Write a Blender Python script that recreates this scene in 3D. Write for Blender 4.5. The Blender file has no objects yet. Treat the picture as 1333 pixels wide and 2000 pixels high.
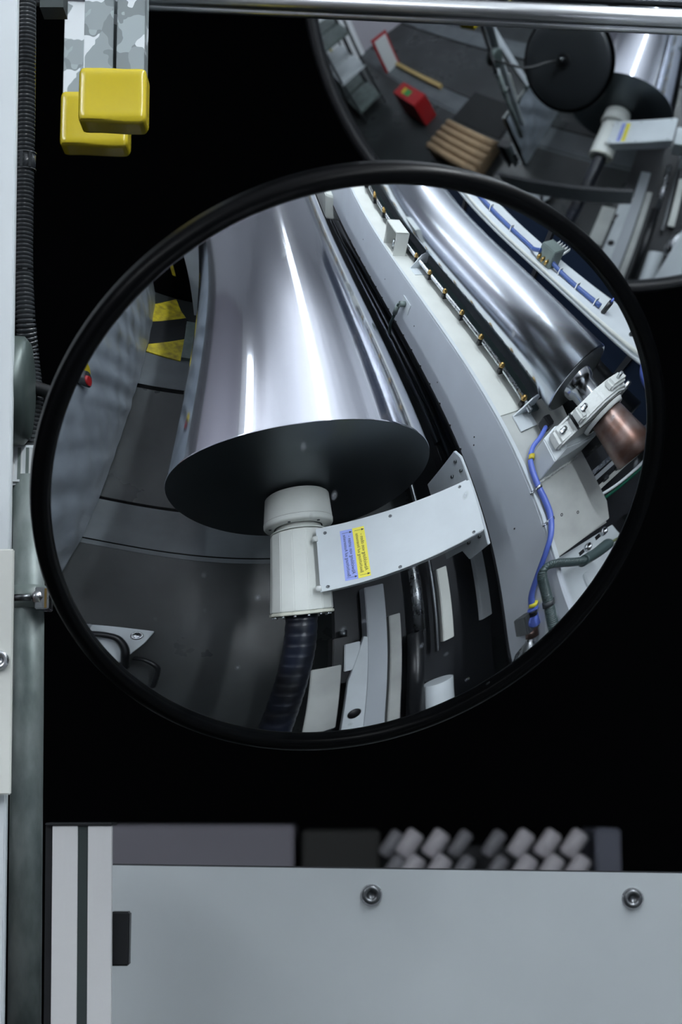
import bpy, bmesh, math, random
from mathutils import Vector, Matrix
C = bpy.context.scene.collection
sc = bpy.context.scene
random.seed(7)
PI = math.pi

# ------------------------------------------------------------------ camera, world, exposure
H = 1.7105426                                   # eye height above the floor
PITCH = math.radians(9.121521240342753)
cam_d = bpy.data.cameras.new('camera'); cam = bpy.data.objects.new('camera', cam_d); C.objects.link(cam)
cam.location = (0, 0, H); cam.rotation_euler = (PI/2 + PITCH, 0, 0)
cam_d.sensor_fit = 'VERTICAL'; cam_d.sensor_height = 36.0; cam_d.sensor_width = 24.0
cam_d.lens = 3600.0 / 2000.0 * 36.0
cam_d.clip_start = 0.05; cam_d.clip_end = 60
cam_d.dof.use_dof = True; cam_d.dof.focus_distance = 1.93; cam_d.dof.aperture_fstop = 6.8
sc.camera = cam
w = bpy.data.worlds.new('world'); sc.world = w; w.use_nodes = True
w.node_tree.nodes['Background'].inputs[0].default_value = (0.5, 0.6, 0.7, 1); w.node_tree.nodes['Background'].inputs[1].default_value = 0.02
sc.view_settings.view_transform = 'Standard'; sc.view_settings.look = 'None'
sc.view_settings.gamma = 1.0; sc.view_settings.use_curve_mapping = False
sc.view_settings.exposure = -0.2
sc.cycles.max_bounces = 10; sc.cycles.glossy_bounces = 6; sc.cycles.diffuse_bounces = 3

# ------------------------------------------------------------------ frames
# machine frame: s runs along the rolls away from the mirror, v sideways, u up; origin on the axis of the foil roll at its near end
A0 = Vector((0.27696388, 1.19917985, 1.0))
US = Vector((0.17784352, -0.98405878, 0)); UV = Vector((-0.98405878, -0.17784352, 0)); UZ = Vector((0, 0, 1))
def M(s, v, u): return A0 + US*s + UV*v + UZ*u
TM = Matrix(((US.x, UV.x, 0, A0.x), (US.y, UV.y, 0, A0.y), (0, 0, 1, A0.z), (0, 0, 0, 1)))
TW = Matrix.Identity(4)
def P(px, py, Y):
    "point of the plumb plane at distance Y seen in direction (px, py)"
    x = (px-666.5)/3600.0; z = -(py-1000.0)/3600.0; c, s_ = math.cos(PITCH), math.sin(PITCH)
    d = Vector((x, c - s_*z, s_ + c*z)); d = d*(Y/d.y)
    return d + Vector((0, 0, H))

# ------------------------------------------------------------------ materials
def mat(name, col, rough=0.5, metal=0.0, var=0.0, vscale=8.0, var_col=None, bump=0.0, bscale=60.0, stretch=(1,1,1), spec=0.5, rvar=0.0, coat=0.0, aniso=0.0, alpha=1.0):
    m = bpy.data.materials.new(name); m.use_nodes = True; nt = m.node_tree; N = nt.nodes; L = nt.links
    b = N['Principled BSDF']; b.inputs['Base Color'].default_value = (*col, 1); b.inputs['Roughness'].default_value = rough
    b.inputs['Metallic'].default_value = metal; b.inputs['Specular IOR Level'].default_value = spec
    if coat: b.inputs['Coat Weight'].default_value = coat; b.inputs['Coat Roughness'].default_value = 0.15
    if aniso: b.inputs['Anisotropic'].default_value = aniso
    if alpha < 1: b.inputs['Alpha'].default_value = alpha
    if var or bump or rvar:
        tc = N.new('ShaderNodeTexCoord'); mp = N.new('ShaderNodeMapping'); mp.inputs['Scale'].default_value = stretch
        L.new(tc.outputs['Object'], mp.inputs['Vector'])
    if var or rvar:
        n = N.new('ShaderNodeTexNoise'); n.inputs['Scale'].default_value = vscale; n.inputs['Detail'].default_value = 5
        L.new(mp.outputs[0], n.inputs['Vector'])
        cr = N.new('ShaderNodeValToRGB'); cr.color_ramp.elements[0].position = 0.35; cr.color_ramp.elements[1].position = 0.65
        L.new(n.outputs['Fac'], cr.inputs['Fac'])
        if var:
            mx = N.new('ShaderNodeMix'); mx.data_type = 'RGBA'
            vc = var_col if var_col else tuple(c*(1-var) for c in col)
            mx.inputs['A'].default_value = (*col, 1); mx.inputs['B'].default_value = (*vc, 1)
            L.new(cr.outputs['Color'], mx.inputs['Factor']); L.new(mx.outputs['Result'], b.inputs['Base Color'])
        if rvar:
            mr = N.new('ShaderNodeMapRange'); mr.inputs['To Min'].default_value = rough; mr.inputs['To Max'].default_value = rough + rvar
            L.new(cr.outputs['Color'], mr.inputs['Value']); L.new(mr.outputs[0], b.inputs['Roughness'])
    if bump:
        n2 = N.new('ShaderNodeTexNoise'); n2.inputs['Scale'].default_value = bscale; n2.inputs['Detail'].default_value = 3
        L.new(mp.outputs[0], n2.inputs['Vector']); bp = N.new('ShaderNodeBump'); bp.inputs['Strength'].default_value = bump
        bp.inputs['Distance'].default_value = 0.01
        L.new(n2.outputs['Fac'], bp.inputs['Height']); L.new(bp.outputs[0], b.inputs['Normal'])
    return m
def emis(name, col, st):
    m = bpy.data.materials.new(name); m.use_nodes = True; nt = m.node_tree
    b = nt.nodes['Principled BSDF']; b.inputs['Base Color'].default_value = (0.8, 0.8, 0.8, 1)
    b.inputs['Emission Color'].default_value = (*col, 1); b.inputs['Emission Strength'].default_value = st
    return m
mWhite = mat('machine white paint', (0.60, 0.645, 0.67), 0.42, var=0.10, vscale=5, rvar=0.1)
mWhiteW = mat('warm white paint', (0.70, 0.72, 0.68), 0.38, var=0.12, vscale=4, rvar=0.1)
mGreyW = mat('beige grey plate paint', (0.46, 0.475, 0.455), 0.4, var=0.25, vscale=4)
mCast = mat('white cast iron paint', (0.66, 0.68, 0.66), 0.4, bump=0.25, bscale=90)
mPanel = mat('light grey coated sheet', (0.44, 0.48, 0.50), 0.5, var=0.08, vscale=3)
mAlu = mat('anodised aluminium', (0.72, 0.73, 0.74), 0.42, 0.25, bump=0.05, bscale=300, stretch=(1,1,0.02))
mSteel = mat('bright steel', (0.62, 0.64, 0.66), 0.22, 1.0, rvar=0.12, vscale=30)
mChromeR = mat('turned roller steel', (0.74, 0.78, 0.84), 0.20, 1.0, var=0.07, vscale=3, rvar=0.04)
mDarkSteel = mat('dark burnished steel', (0.16, 0.17, 0.18), 0.35, 1.0)
mRodDark = mat('oiled dark steel rod', (0.10, 0.11, 0.125), 0.25, 0.9)
mSteelP = mat('polished journal steel', (0.50, 0.52, 0.54), 0.16, 1.0)
mRust = mat('brown oiled steel', (0.24, 0.185, 0.17), 0.36, 0.85, var=0.5, vscale=14, var_col=(0.16, 0.09, 0.07))
mRail = mat('brushed rail steel', (0.70, 0.73, 0.75), 0.30, 1.0)
mBlack = mat('black rubber', (0.0016, 0.0018, 0.0022), 0.34, spec=0.06)
mBlackS = mat('black plastic', (0.012, 0.013, 0.015), 0.35)
mBlackF = mat('black matt back shell', (0.030, 0.034, 0.038), 0.42)
mVoid = mat('painted darkness and black sheet', (0.0022, 0.0024, 0.0030), 0.9, spec=0.05)  # on the rear walls and ceiling this near-black stands for darkness
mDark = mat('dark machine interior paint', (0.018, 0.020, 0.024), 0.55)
mHose = mat('dark grey corrugated plastic', (0.045, 0.050, 0.055), 0.22)
mHoseG = mat('green grey conduit', (0.05, 0.075, 0.075), 0.35)
mBlue = mat('blue hose plastic', (0.09, 0.14, 0.48), 0.3)
mBlueD = mat('dark blue hose plastic', (0.035, 0.075, 0.24), 0.3)
mBlueB = mat('blue plastic', (0.12, 0.18, 0.60), 0.4)
mYel = mat('yellow dipped vinyl', (0.52, 0.41, 0.020), 0.22, coat=0.3)
mYelP = mat('yellow hazard paint', (0.62, 0.50, 0.02), 0.5, var=0.35, vscale=18, var_col=(0.30,0.24,0.03))
mYelL = mat('yellow sticker', (0.86, 0.76, 0.06), 0.45)
mBluL = mat('blue sticker', (0.30, 0.37, 0.80), 0.45)
mInk = mat('black print', (0.01, 0.01, 0.012), 0.5)
mBrass = mat('brass', (0.50, 0.33, 0.12), 0.3, 1.0)
mRed = mat('red paint', (0.35, 0.012, 0.015), 0.4)
mCard = mat('brown cardboard', (0.42, 0.29, 0.17), 0.8, var=0.2, vscale=6)
mPaper = mat('white board', (0.6, 0.62, 0.62), 0.5)
mMat = mat('black rubber mat', (0.008, 0.009, 0.010), 0.8)
mGreen = mat('dark green grey sheet', (0.035, 0.047, 0.047), 0.35)
mGreyPl = mat('grey green painted steel', (0.16, 0.20, 0.19), 0.4, var=0.3, vscale=10)
mFloor = mat('dark resin floor', (0.036, 0.041, 0.042), 0.26, var=0.35, vscale=2.2, rvar=0.12)
mFloor2 = mat('light floor plate', (0.115, 0.13, 0.14), 0.30, var=0.3, vscale=3)
mWall = mat('pale hall wall', (0.66, 0.68, 0.71), 0.7)
mWallG = mat('grey lilac hall wall', (0.42, 0.40, 0.44), 0.7)
mCeil = mat('pale ceiling', (0.80, 0.81, 0.84), 0.8)
mLamp = emis('lamp diffuser', (0.90, 0.96, 1.0), 74)
mLamp2 = emis('side lamp diffuser', (0.90, 0.96, 1.0), 60)
mLampUp = emis('added uplight glow', (0.92, 0.95, 1.0), 26)

def galvanised(name, base, light, sc_=26.0, dark=None, rough=0.45):
    m = bpy.data.materials.new(name); m.use_nodes = True; nt = m.node_tree; N = nt.nodes; L = nt.links
    b = N['Principled BSDF']; b.inputs['Metallic'].default_value = 0.6; b.inputs['Roughness'].default_value = rough
    tc = N.new('ShaderNodeTexCoord'); n0 = N.new('ShaderNodeTexNoise'); n0.inputs['Scale'].default_value = sc_*0.8
    add = N.new('ShaderNodeMixRGB'); add.blend_type = 'ADD'; add.inputs[0].default_value = 0.06
    L.new(tc.outputs['Object'], n0.inputs['Vector']); L.new(tc.outputs['Object'], add.inputs[1]); L.new(n0.outputs['Color'], add.inputs[2])
    v = N.new('ShaderNodeTexVoronoi'); v.inputs['Scale'].default_value = sc_; L.new(add.outputs[0], v.inputs['Vector'])
    sx = N.new('ShaderNodeSeparateColor'); L.new(v.outputs['Color'], sx.inputs[0])
    cr = N.new('ShaderNodeValToRGB'); cr.color_ramp.interpolation = 'CONSTANT'
    e = cr.color_ramp.elements; e[0].position = 0; e[0].color = (*(dark or tuple(c*0.75 for c in base)), 1); e[1].position = 0.3; e[1].color = (*base, 1)
    e2 = e.new(0.62); e2.color = tuple(c*1.2 for c in base) + (1,); e3 = e.new(0.80); e3.color = (*light, 1)
    L.new(sx.outputs[0], cr.inputs['Fac']); L.new(cr.outputs[0], b.inputs['Base Color'])
    return m
mGalv = galvanised('spangled zinc', (0.27, 0.31, 0.32), (0.62, 0.66, 0.68), 38)
mGalvP = mat('weathered zinc pipe', (0.27, 0.31, 0.305), 0.42, 0.35, var=0.5, vscale=30, var_col=(0.10, 0.13, 0.125), rvar=0.15, stretch=(1, 1, 0.45))

def foil_mat():
    m = bpy.data.materials.new('aluminium foil winding'); m.use_nodes = True; nt = m.node_tree; N = nt.nodes; L = nt.links
    b = N['Principled BSDF']; b.inputs['Base Color'].default_value = (0.83, 0.84, 0.90, 1); b.inputs['Metallic'].default_value = 1.0
    tc = N.new('ShaderNodeTexCoord'); mp = N.new('ShaderNodeMapping'); mp.inputs['Rotation'].default_value = (0, 0, math.atan2(US.y, US.x))
    mp2 = N.new('ShaderNodeMapping'); mp2.vector_type = 'POINT'; mp2.inputs['Scale'].default_value = (0.12, 17, 17)
    L.new(tc.outputs['Object'], mp.inputs[0]); mp.vector_type = 'TEXTURE'; L.new(mp.outputs[0], mp2.inputs[0])
    n = N.new('ShaderNodeTexNoise'); n.inputs['Scale'].default_value = 1.3; n.inputs['Detail'].default_value = 2.5
    L.new(mp2.outputs[0], n.inputs['Vector'])
    bp = N.new('ShaderNodeBump'); bp.inputs['Strength'].default_value = 0.09; bp.inputs['Distance'].default_value = 0.01
    L.new(n.outputs['Fac'], bp.inputs['Height']); L.new(bp.outputs[0], b.inputs['Normal'])
    b.inputs['Roughness'].default_value = 0.12
    return m
mFoil = foil_mat()
def mirror_mat(name, tint=(0.88, 0.91, 0.94)):
    m = bpy.data.materials.new(name); m.use_nodes = True; nt = m.node_tree; N = nt.nodes; L = nt.links
    b = N['Principled BSDF']; b.inputs['Base Color'].default_value = (*tint, 1); b.inputs['Metallic'].default_value = 1.0; b.inputs['Roughness'].default_value = 0.0
    # short pale scuffs in the acrylic
    out = N['Material Output']; tc = N.new('ShaderNodeTexCoord'); mp = N.new('ShaderNodeMapping'); mp.inputs['Rotation'].default_value = (0, 0.45, 0)
    mp.inputs['Scale'].default_value = (60, 60, 9)
    L.new(tc.outputs['Object'], mp.inputs[0]); v = N.new('ShaderNodeTexVoronoi'); v.inputs['Scale'].default_value = 0.75
    L.new(mp.outputs[0], v.inputs['Vector'])
    cr = N.new('ShaderNodeValToRGB'); cr.color_ramp.elements[0].position = 0.05; cr.color_ramp.elements[0].color = (1,1,1,1); cr.color_ramp.elements[1].position = 0.16; cr.color_ramp.elements[1].color = (0,0,0,1)
    L.new(v.outputs['Distance'], cr.inputs['Fac'])
    sp = N.new('ShaderNodeSeparateColor'); L.new(v.outputs['Color'], sp.inputs[0])
    th = N.new('ShaderNodeMath'); th.operation = 'GREATER_THAN'; th.inputs[1].default_value = 0.72; L.new(sp.outputs[0], th.inputs[0])
    mu = N.new('ShaderNodeMath'); mu.operation = 'MULTIPLY'; L.new(th.outputs[0], mu.inputs[0]); L.new(cr.outputs[0], mu.inputs[1])
    mu2 = N.new('ShaderNodeMath'); mu2.operation = 'MULTIPLY'; mu2.inputs[1].default_value = 0.38; L.new(mu.outputs[0], mu2.inputs[0])
    df = N.new('ShaderNodeBsdfDiffuse'); df.inputs[0].default_value = (0.6, 0.65, 0.7, 1)
    mx = N.new('ShaderNodeMixShader'); L.new(mu2.outputs[0], mx.inputs[0]); L.new(b.outputs[0], mx.inputs[1]); L.new(df.outputs[0], mx.inputs[2])
    L.new(mx.outputs[0], out.inputs[0])
    return m
mMirror = mirror_mat('convex acrylic mirror'); mMirror2 = mat('plain convex mirror', (0.66, 0.70, 0.73), 0.0, 1.0)

# ------------------------------------------------------------------ mesh helpers (bmesh filled in world coordinates)
def box(bm, lo, hi, T=TM, bev=0.0):
    b2 = bmesh.new(); bmesh.ops.create_cube(b2, size=1.0)
    lo = Vector(lo); hi = Vector(hi); c = (lo+hi)/2; d = hi-lo
    for v in b2.verts: v.co = Vector((v.co.x*d.x, v.co.y*d.y, v.co.z*d.z)) + c
    if bev: bmesh.ops.bevel(b2, geom=b2.edges[:] , offset=bev, segments=2, affect='EDGES', clamp_overlap=True)
    merge(bm, b2, T)
def merge(bm, b2, T=TW, smooth=None):
    base = {}
    for v in b2.verts: base[v] = bm.verts.new(T @ v.co)
    for f in b2.faces:
        try: nf = bm.faces.new([base[v] for v in f.verts]); nf.smooth = f.smooth
        except ValueError: pass
    b2.free()
def frame(d):
    d = d.normalized(); a = Vector((0, 0, 1)) if abs(d.z) < 0.9 else Vector((1, 0, 0))
    x = d.cross(a).normalized(); return x, d.cross(x).normalized(), d
def lathe(bm, p0, d, prof, seg=48, cap=True):
    "prof: list of (distance along d, radius); p0, d in world"
    x, y, d = frame(Vector(d)); p0 = Vector(p0); rings = []
    for t, r in prof:
        if r < 1e-6: rings.append([bm.verts.new(p0 + d*t)]); continue
        rings.append([bm.verts.new(p0 + d*t + (x*math.cos(2*PI*i/seg) + y*math.sin(2*PI*i/seg))*r) for i in range(seg)])
    for a, b in zip(rings, rings[1:]):
        for i in range(seg):
            j = (i+1) % seg
            if len(a) == 1 and len(b) == 1: continue
            if len(a) == 1: f = bm.faces.new([a[0], b[i], b[j]])
            elif len(b) == 1: f = bm.faces.new([a[i], b[0], a[j]])
            else: f = bm.faces.new([a[i], b[i], b[j], a[j]])
            f.smooth = True
    if cap:
        for r in (rings[0], rings[-1]):
            if len(r) > 2:
                try: bm.faces.new(r)
                except ValueError: pass
def cyl(bm, p0, p1, r0, r1=None, seg=32, bev=0.0):
    p0 = Vector(p0); p1 = Vector(p1); r1 = r0 if r1 is None else r1; l = (p1-p0).length
    prof = [(0, r0-bev), (bev, r0), (l-bev, r1), (l, r1-bev)] if bev else [(0, r0), (l, r1)]
    lathe(bm, p0, p1-p0, prof, seg)
def spline(pts, n=8):
    pts = [Vector(p) for p in pts]; out = []
    for i in range(len(pts)-1):
        p0 = pts[max(i-1, 0)]; p1 = pts[i]; p2 = pts[i+1]; p3 = pts[min(i+2, len(pts)-1)]
        for k in range(n):
            t = k/n; out.append(0.5*((2*p1) + (p2-p0)*t + (2*p0-5*p1+4*p2-p3)*t*t + (3*p1-p0-3*p2+p3)*t**3))
    out.append(pts[-1]); return out
def tube(bm, pts, r, seg=12, rfun=None):
    pts = [Vector(p) for p in pts]; rings = []; x = None
    for i, p in enumerate(pts):
        d = (pts[min(i+1, len(pts)-1)] - pts[max(i-1, 0)]).normalized()
        if x is None: x = frame(d)[0]
        x = (x - d*x.dot(d)).normalized(); y = d.cross(x); rr = rfun(i) if rfun else r
        rings.append([bm.verts.new(p + (x*math.cos(2*PI*k/seg) + y*math.sin(2*PI*k/seg))*rr) for k in range(seg)])
    for a, b in zip(rings, rings[1:]):
        for k in range(seg):
            f = bm.faces.new([a[k], b[k], b[(k+1) % seg], a[(k+1) % seg]]); f.smooth = True
    bm.faces.new(rings[0]); bm.faces.new(rings[-1])
def corrugated(bm, path, r, pitch, depth, seg=20):
    "even resampling, then ribs with flat crowns"
    pts = spline(path, 12); L = [0]
    for a, b in zip(pts, pts[1:]): L.append(L[-1] + (b-a).length)
    n = max(1, int(L[-1]/pitch)); res = []; rad = []; k = 0
    prof = [(0.0, r), (0.50, r), (0.60, r-depth), (0.88, r-depth), (0.98, r)]
    for i in range(n):
        for t, rr in prof:
            q = (i+t)*pitch
            while k < len(L)-2 and L[k+1] < q: k += 1
            f = (q-L[k])/max(1e-9, L[k+1]-L[k]); res.append(pts[k].lerp(pts[k+1], min(f, 1))); rad.append(rr)
    tube(bm, res, r, seg, lambda i: rad[i])
def prism(bm, poly, d, T=TM, bev=0.0):
    "poly: 3-D points (in T's frame); d: extrusion vector"
    b2 = bmesh.new(); d = Vector(d); a = [b2.verts.new(Vector(p)) for p in poly]; b = [b2.verts.new(Vector(p)+d) for p in poly]
    b2.faces.new(a); b2.faces.new(b); n = len(poly)
    for i in range(n): b2.faces.new([a[i], a[(i+1) % n], b[(i+1) % n], b[i]])
    if bev: bmesh.ops.bevel(b2, geom=b2.edges[:], offset=bev, segments=2, affect='EDGES', clamp_overlap=True)
    merge(bm, b2, T)
def obj(name, bm, m, parent=None, base=None):
    bmesh.ops.recalc_face_normals(bm, faces=bm.faces[:])
    origin = Vector((0, 0, 0))
    p = parent
    if p is not None: origin = Vector(p['_o'])
    else:
        if base is None:
            zs = [v.co for v in bm.verts]; base = Vector((sum(c.x for c in zs)/len(zs), sum(c.y for c in zs)/len(zs), min(c.z for c in zs)))
        origin = Vector(base)
    for v in bm.verts: v.co -= origin
    me = bpy.data.meshes.new(name); bm.to_mesh(me); bm.free(); me.materials.append(m)
    o = bpy.data.objects.new(name, me); C.objects.link(o)
    if p is not None: o.parent = p
    else: o.location = origin
    o['_o'] = tuple(origin); ALL.append(o)
    return o
ALL = []
def tag(o, label, cat, group=None):
    o['label'] = label; o['category'] = cat
    if group: o['group'] = group
    return o
def thing(name, label, cat, base, group=None):
    o = bpy.data.objects.new(name, None); C.objects.link(o); o.location = base; o['_o'] = tuple(base); ALL.append(o)
    o.empty_display_size = 0.05
    return tag(o, label, cat, group)
def struct(name, bm, m, parent=None):
    o = obj(name, bm, m, parent)
    if parent is None: o['kind'] = 'structure'
    return o
def B(): return bmesh.new()
def bx(name, lo, hi, m, parent=None, T=TM, bev=0.0): b = B(); box(b, lo, hi, T, bev); return obj(name, b, m, parent)
def cy(name, p0, p1, r, m, parent=None, r1=None, seg=32, bev=0.0): b = B(); cyl(b, p0, p1, r, r1, seg, bev); return obj(name, b, m, parent)
def text_mesh(body, size, origin, right, up, out, m, parent, name='lettering', ax='CENTER'):
    cu = bpy.data.curves.new('t', 'FONT'); cu.body = body; cu.size = size; cu.align_x = ax; cu.align_y = 'CENTER'; cu.extrude = 0.0001; cu.resolution_u = 3
    to = bpy.data.objects.new('t', cu); C.objects.link(to); dg = bpy.context.evaluated_depsgraph_get(); dg.update()
    me = bpy.data.meshes.new_from_object(to.evaluated_get(dg)); bpy.data.objects.remove(to)
    R = Vector(right).normalized(); Up = Vector(up).normalized(); N_ = R.cross(Up)
    org = Vector(origin) - Vector(parent['_o'])
    for v in me.vertices: v.co = org + R*v.co.x + Up*v.co.y + N_*(v.co.z + 0.0003)
    me.materials.clear(); me.materials.append(m)
    o = bpy.data.objects.new(name, me); C.objects.link(o); o.parent = parent; o['_o'] = parent['_o']; ALL.append(o); return o
def bolt(name, p, n, r, h, m, parent, socket=True):
    "hexagon socket or domed screw standing on a face with normal n"
    b = B(); n = Vector(n).normalized(); p = Vector(p)
    if socket: lathe(b, p, n, [(0, r), (h*0.8, r), (h, r*0.86), (h, r*0.5), (h*0.35, r*0.46), (h*0.35, 0)], 20)
    else: lathe(b, p, n, [(0, r*1.25), (h*0.2, r*1.25), (h*0.2, r), (h, r*0.95), (h, 0)], 6)
    return obj(name, b, m, parent)

# ================================================================== SETTING
b = B(); box(b, (-5.0, -4.2, -1.12), (10.0, 6.0, -1.0)); struct('floor', b, mFloor)
b = B(); box(b, (-1.2, -4.2, 3.9), (10.0, 6.0, 4.0)); struct('ceiling', b, mCeil)
b = B(); box(b, (-5.0, -4.2, 3.9), (-1.2, 6.0, 4.0)); struct('ceiling', b, mVoid)  # rear ceiling and walls coloured near-black to keep the background dark
b = B(); box(b, (-1.2, 6.0, -1.0), (10.0, 6.1, 3.9)); struct('wall_left', b, mWallG)
b = B(); box(b, (-5.0, 6.0, -1.0), (-1.2, 6.1, 3.9)); struct('wall_left', b, mVoid)
b = B(); box(b, (-1.2, -4.3, -1.0), (10.0, -4.2, 3.9)); struct('wall_right', b, mWall)
b = B(); box(b, (-5.0, -4.3, -1.0), (-1.2, -4.2, 3.9)); struct('wall_right', b, mVoid)
b = B(); box(b, (10.0, -4.2, -1.0), (10.1, 6.0, 3.9)); struct('wall_front', b, mWall)
b = B(); box(b, (-5.1, -4.2, -1.0), (-5.0, 6.0, 3.9)); struct('wall_back', b, mVoid)
# floor inlays: light plate and steel edge strips crossing under the roll
b = B(); box(b, (0.0, -0.6, -1.0), (0.32, 6.0, -0.998)); struct('trim_1', b, mFloor2)
b = B(); box(b, (-0.045, -0.6, -1.0), (-0.012, 6.0, -0.996)); struct('trim_2', b, mFloor2)
b = B(); box(b, (1.50, -0.6, -1.0), (1.90, 6.0, -0.996)); struct('trim_3', b, mFloor2)
b = B(); box(b, (0.322, -0.6, -1.0), (0.345, 6.0, -0.999)); box(b, (-0.012, -0.6, -1.0), (-0.002, 6.0, -0.999)); box(b, (1.455, -0.6, -1.0), (1.50, 6.0, -0.999)); struct('trim_4', b, mBlack)

# ceiling light lines
def light_line(s0, s1, v, wd, m, label):
    "suspended lamp: bright underside, plus an added glowing top that brightens the ceiling"
    t = thing('strip_light', label, 'lamp', M((s0+s1)/2, v, 2.72))
    bx('housing', (s0, v-wd*0.5, 2.775), (s1, v+wd*0.5, 2.80), mPaper, t)
    bx('diffuser', (s0+0.02, v-wd*0.42, 2.72), (s1-0.02, v+wd*0.42, 2.772), m, t)
    bx('added_uplight', (s0+0.02, v-wd*0.48, 2.803), (s1-0.02, v+wd*0.48, 2.83), mLampUp, t)  # glowing surface added only to brighten the ceiling
    for s_ in (s0+0.5, s1-0.5): cy('hanger', M(s_, v, 2.80), M(s_, v, 3.9), 0.006, mSteel, t, seg=8)
light_line(-0.8, 6.2, -0.52, 0.10, mLamp, 'long suspended strip light above the foil roll')
light_line(0.0, 4.2, 3.0, 0.09, mLamp2, 'long suspended strip light on the room side, above the guard panel')
# ================================================================== CONVEX MIRRORS
NM_C = (-0.50467300, 0.30604348)
def nrm(th, ph):
    n = Vector((math.cos(th)*math.sin(ph), -math.cos(th)*math.cos(ph), math.sin(th))); return Matrix.Rotation(PITCH, 3, 'X') @ n
MC = Matrix.Rotation(PITCH, 3, 'X') @ Vector((0.01881052492467171, 1.7124766727684582, 0.028029352450034198)) + Vector((0, 0, H))
MN = nrm(*NM_C); PPc = (0.04911809394469909, 0.01129811501723247, -0.006725985676777488); RR = 0.29
def cap_profile(h, RR, n=110): return [(h((i/n)**2), RR*i/n) for i in range(n+1)]
mir = thing('convex_mirror', 'large round convex mirror with black rubber rim reflecting the foil roll', 'mirror', MC)
b = B(); lathe(b, MC, MN, cap_profile(lambda q: sum(a*(1-q**(i+1)) for i, a in enumerate(PPc)), RR), 256, cap=False); g = obj('mirror_dome', b, mMirror, mir)
b = B(); lathe(b, MC, MN, [(-0.004, 0.2895), (0.004, 0.2895), (0.0065, 0.2925), (0.0068, 0.298), (0.0045, 0.3025), (0.001, 0.3045), (-0.004, 0.3052), (-0.016, 0.3045), (-0.019, 0.300), (-0.019, 0.285), (-0.004, 0.285), (-0.004, 0.2895)], 200, cap=False); obj('rubber_rim', b, mBlack, mir)
b = B(); lathe(b, MC, MN, [(-0.012, 0.2855), (-0.020, 0.2855), (-0.030, 0.27), (-0.036, 0.20), (-0.038, 0.05), (-0.038, 0)], 96, cap=False); obj('back_shell', b, mBlackF, mir)
pb = MC - MN*0.038
cy('pivot_plate', pb, pb - MN*0.008, 0.045, mBlackS, mir)
cy('ball_joint', pb - MN*0.008, pb - MN*0.055, 0.020, mDarkSteel, mir)
arm_end = P(52, 752, 1.90)
b = B(); tube(b, spline([pb - MN*0.045, pb - MN*0.06 + Vector((-0.06, 0.01, -0.01)), (pb + arm_end)/2 + Vector((0, 0.06, 0.0)), arm_end], 10), 0.0075, 14); obj('support_arm', b, mBlackS, mir)

M2P = Matrix.Rotation(PITCH, 3, 'X') @ Vector((0.4492, 2.8623, 0.8553)) + Vector((0, 0, H)); M2N = nrm(-0.2452, -0.1004); R2, r2 = 1.0663, 0.5
mi2 = thing('convex_mirror', 'larger blurred convex mirror behind, top right, cut off by the frame', 'mirror', M2P)
b = B(); lathe(b, M2P, M2N, cap_profile(lambda q: math.sqrt(R2*R2 - r2*r2*q) - math.sqrt(R2*R2 - r2*r2), r2), 256, cap=False); obj('mirror_dome', b, mMirror2, mi2)
b = B(); lathe(b, M2P, M2N, [(-0.004, 0.4995), (0.004, 0.4995), (0.008, 0.504), (0.006, 0.513), (-0.004, 0.516), (-0.018, 0.514), (-0.020, 0.50), (-0.004, 0.4995)], 160, cap=False); obj('rim', b, mBlackS, mi2)
b = B(); lathe(b, M2P, M2N, [(-0.012, 0.50), (-0.03, 0.47), (-0.04, 0.0)], 64, cap=False); obj('back_shell', b, mVoid, mi2)
b = B(); tube(b, [M2P - M2N*0.04, M2P - M2N*0.2 + Vector((0.1, 0, -0.1)), M2P + Vector((0.75, 0.55, -0.25)), M2P + Vector((1.3, 0.75, -0.2))], 0.02, 12); obj('support_arm', b, mDark, mi2)

# ================================================================== NEAR FRAME AROUND THE MIRROR (left posts, hose, struts, bottom panel)
def plumb_box(bm, px0, px1, pyt, pyb, Y, depth, lean=0.0, bev=0.0):
    "upright box; px0/px1 at mid height; its top leans by `lean` metres"
    a = P(px0, (pyt+pyb)/2, Y).x; c = P(px1, (pyt+pyb)/2, Y).x; zt = P(px0, pyt, Y).z; zb = P(px0, pyb, Y).z
    b2 = bmesh.new(); bmesh.ops.create_cube(b2, size=1.0)
    if bev: bmesh.ops.bevel(b2, geom=b2.edges[:], offset=0.0, segments=1, affect='EDGES') if False else None
    for v in b2.verts:
        k = v.co.z + 0.5
        v.co = Vector(((a+c)/2 + v.co.x*(c-a) + (k-0.5)*lean, Y + (v.co.y+0.5)*depth, zb + k*(zt-zb)))
    if bev: bmesh.ops.bevel(b2, geom=b2.edges[:], offset=bev, segments=3, affect='EDGES', clamp_overlap=True)
    merge(bm, b2)
LEAN = -0.0075   # the posts lean a trace to the left, per metre
def zspan(px, pt, pb_, Y): return (P(px, pt, Y).z - P(px, pb_, Y).z)
# white painted post at the far left
b = B(); plumb_box(b, -90, 19.5, -60, 2060, 1.80, 0.012, -0.0155, 0.002); tag(obj('painted_post', b, mWhite), 'white painted steel post along the left edge of the photo', 'post')
pl = thing('cover_plate', 'white plate with a round screw on the post, lower left edge', 'plate', P(0, 1560, 1.78))
b = B(); plumb_box(b, -60, 23.5, 1072, 1552, 1.785, 0.006, -0.0035, 0.0012); obj('plate', b, mWhiteW, pl)
bolt('screw_head', P(0, 1290, 1.785), (0, -1, 0), 0.0092, 0.006, mSteel, pl)
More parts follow.
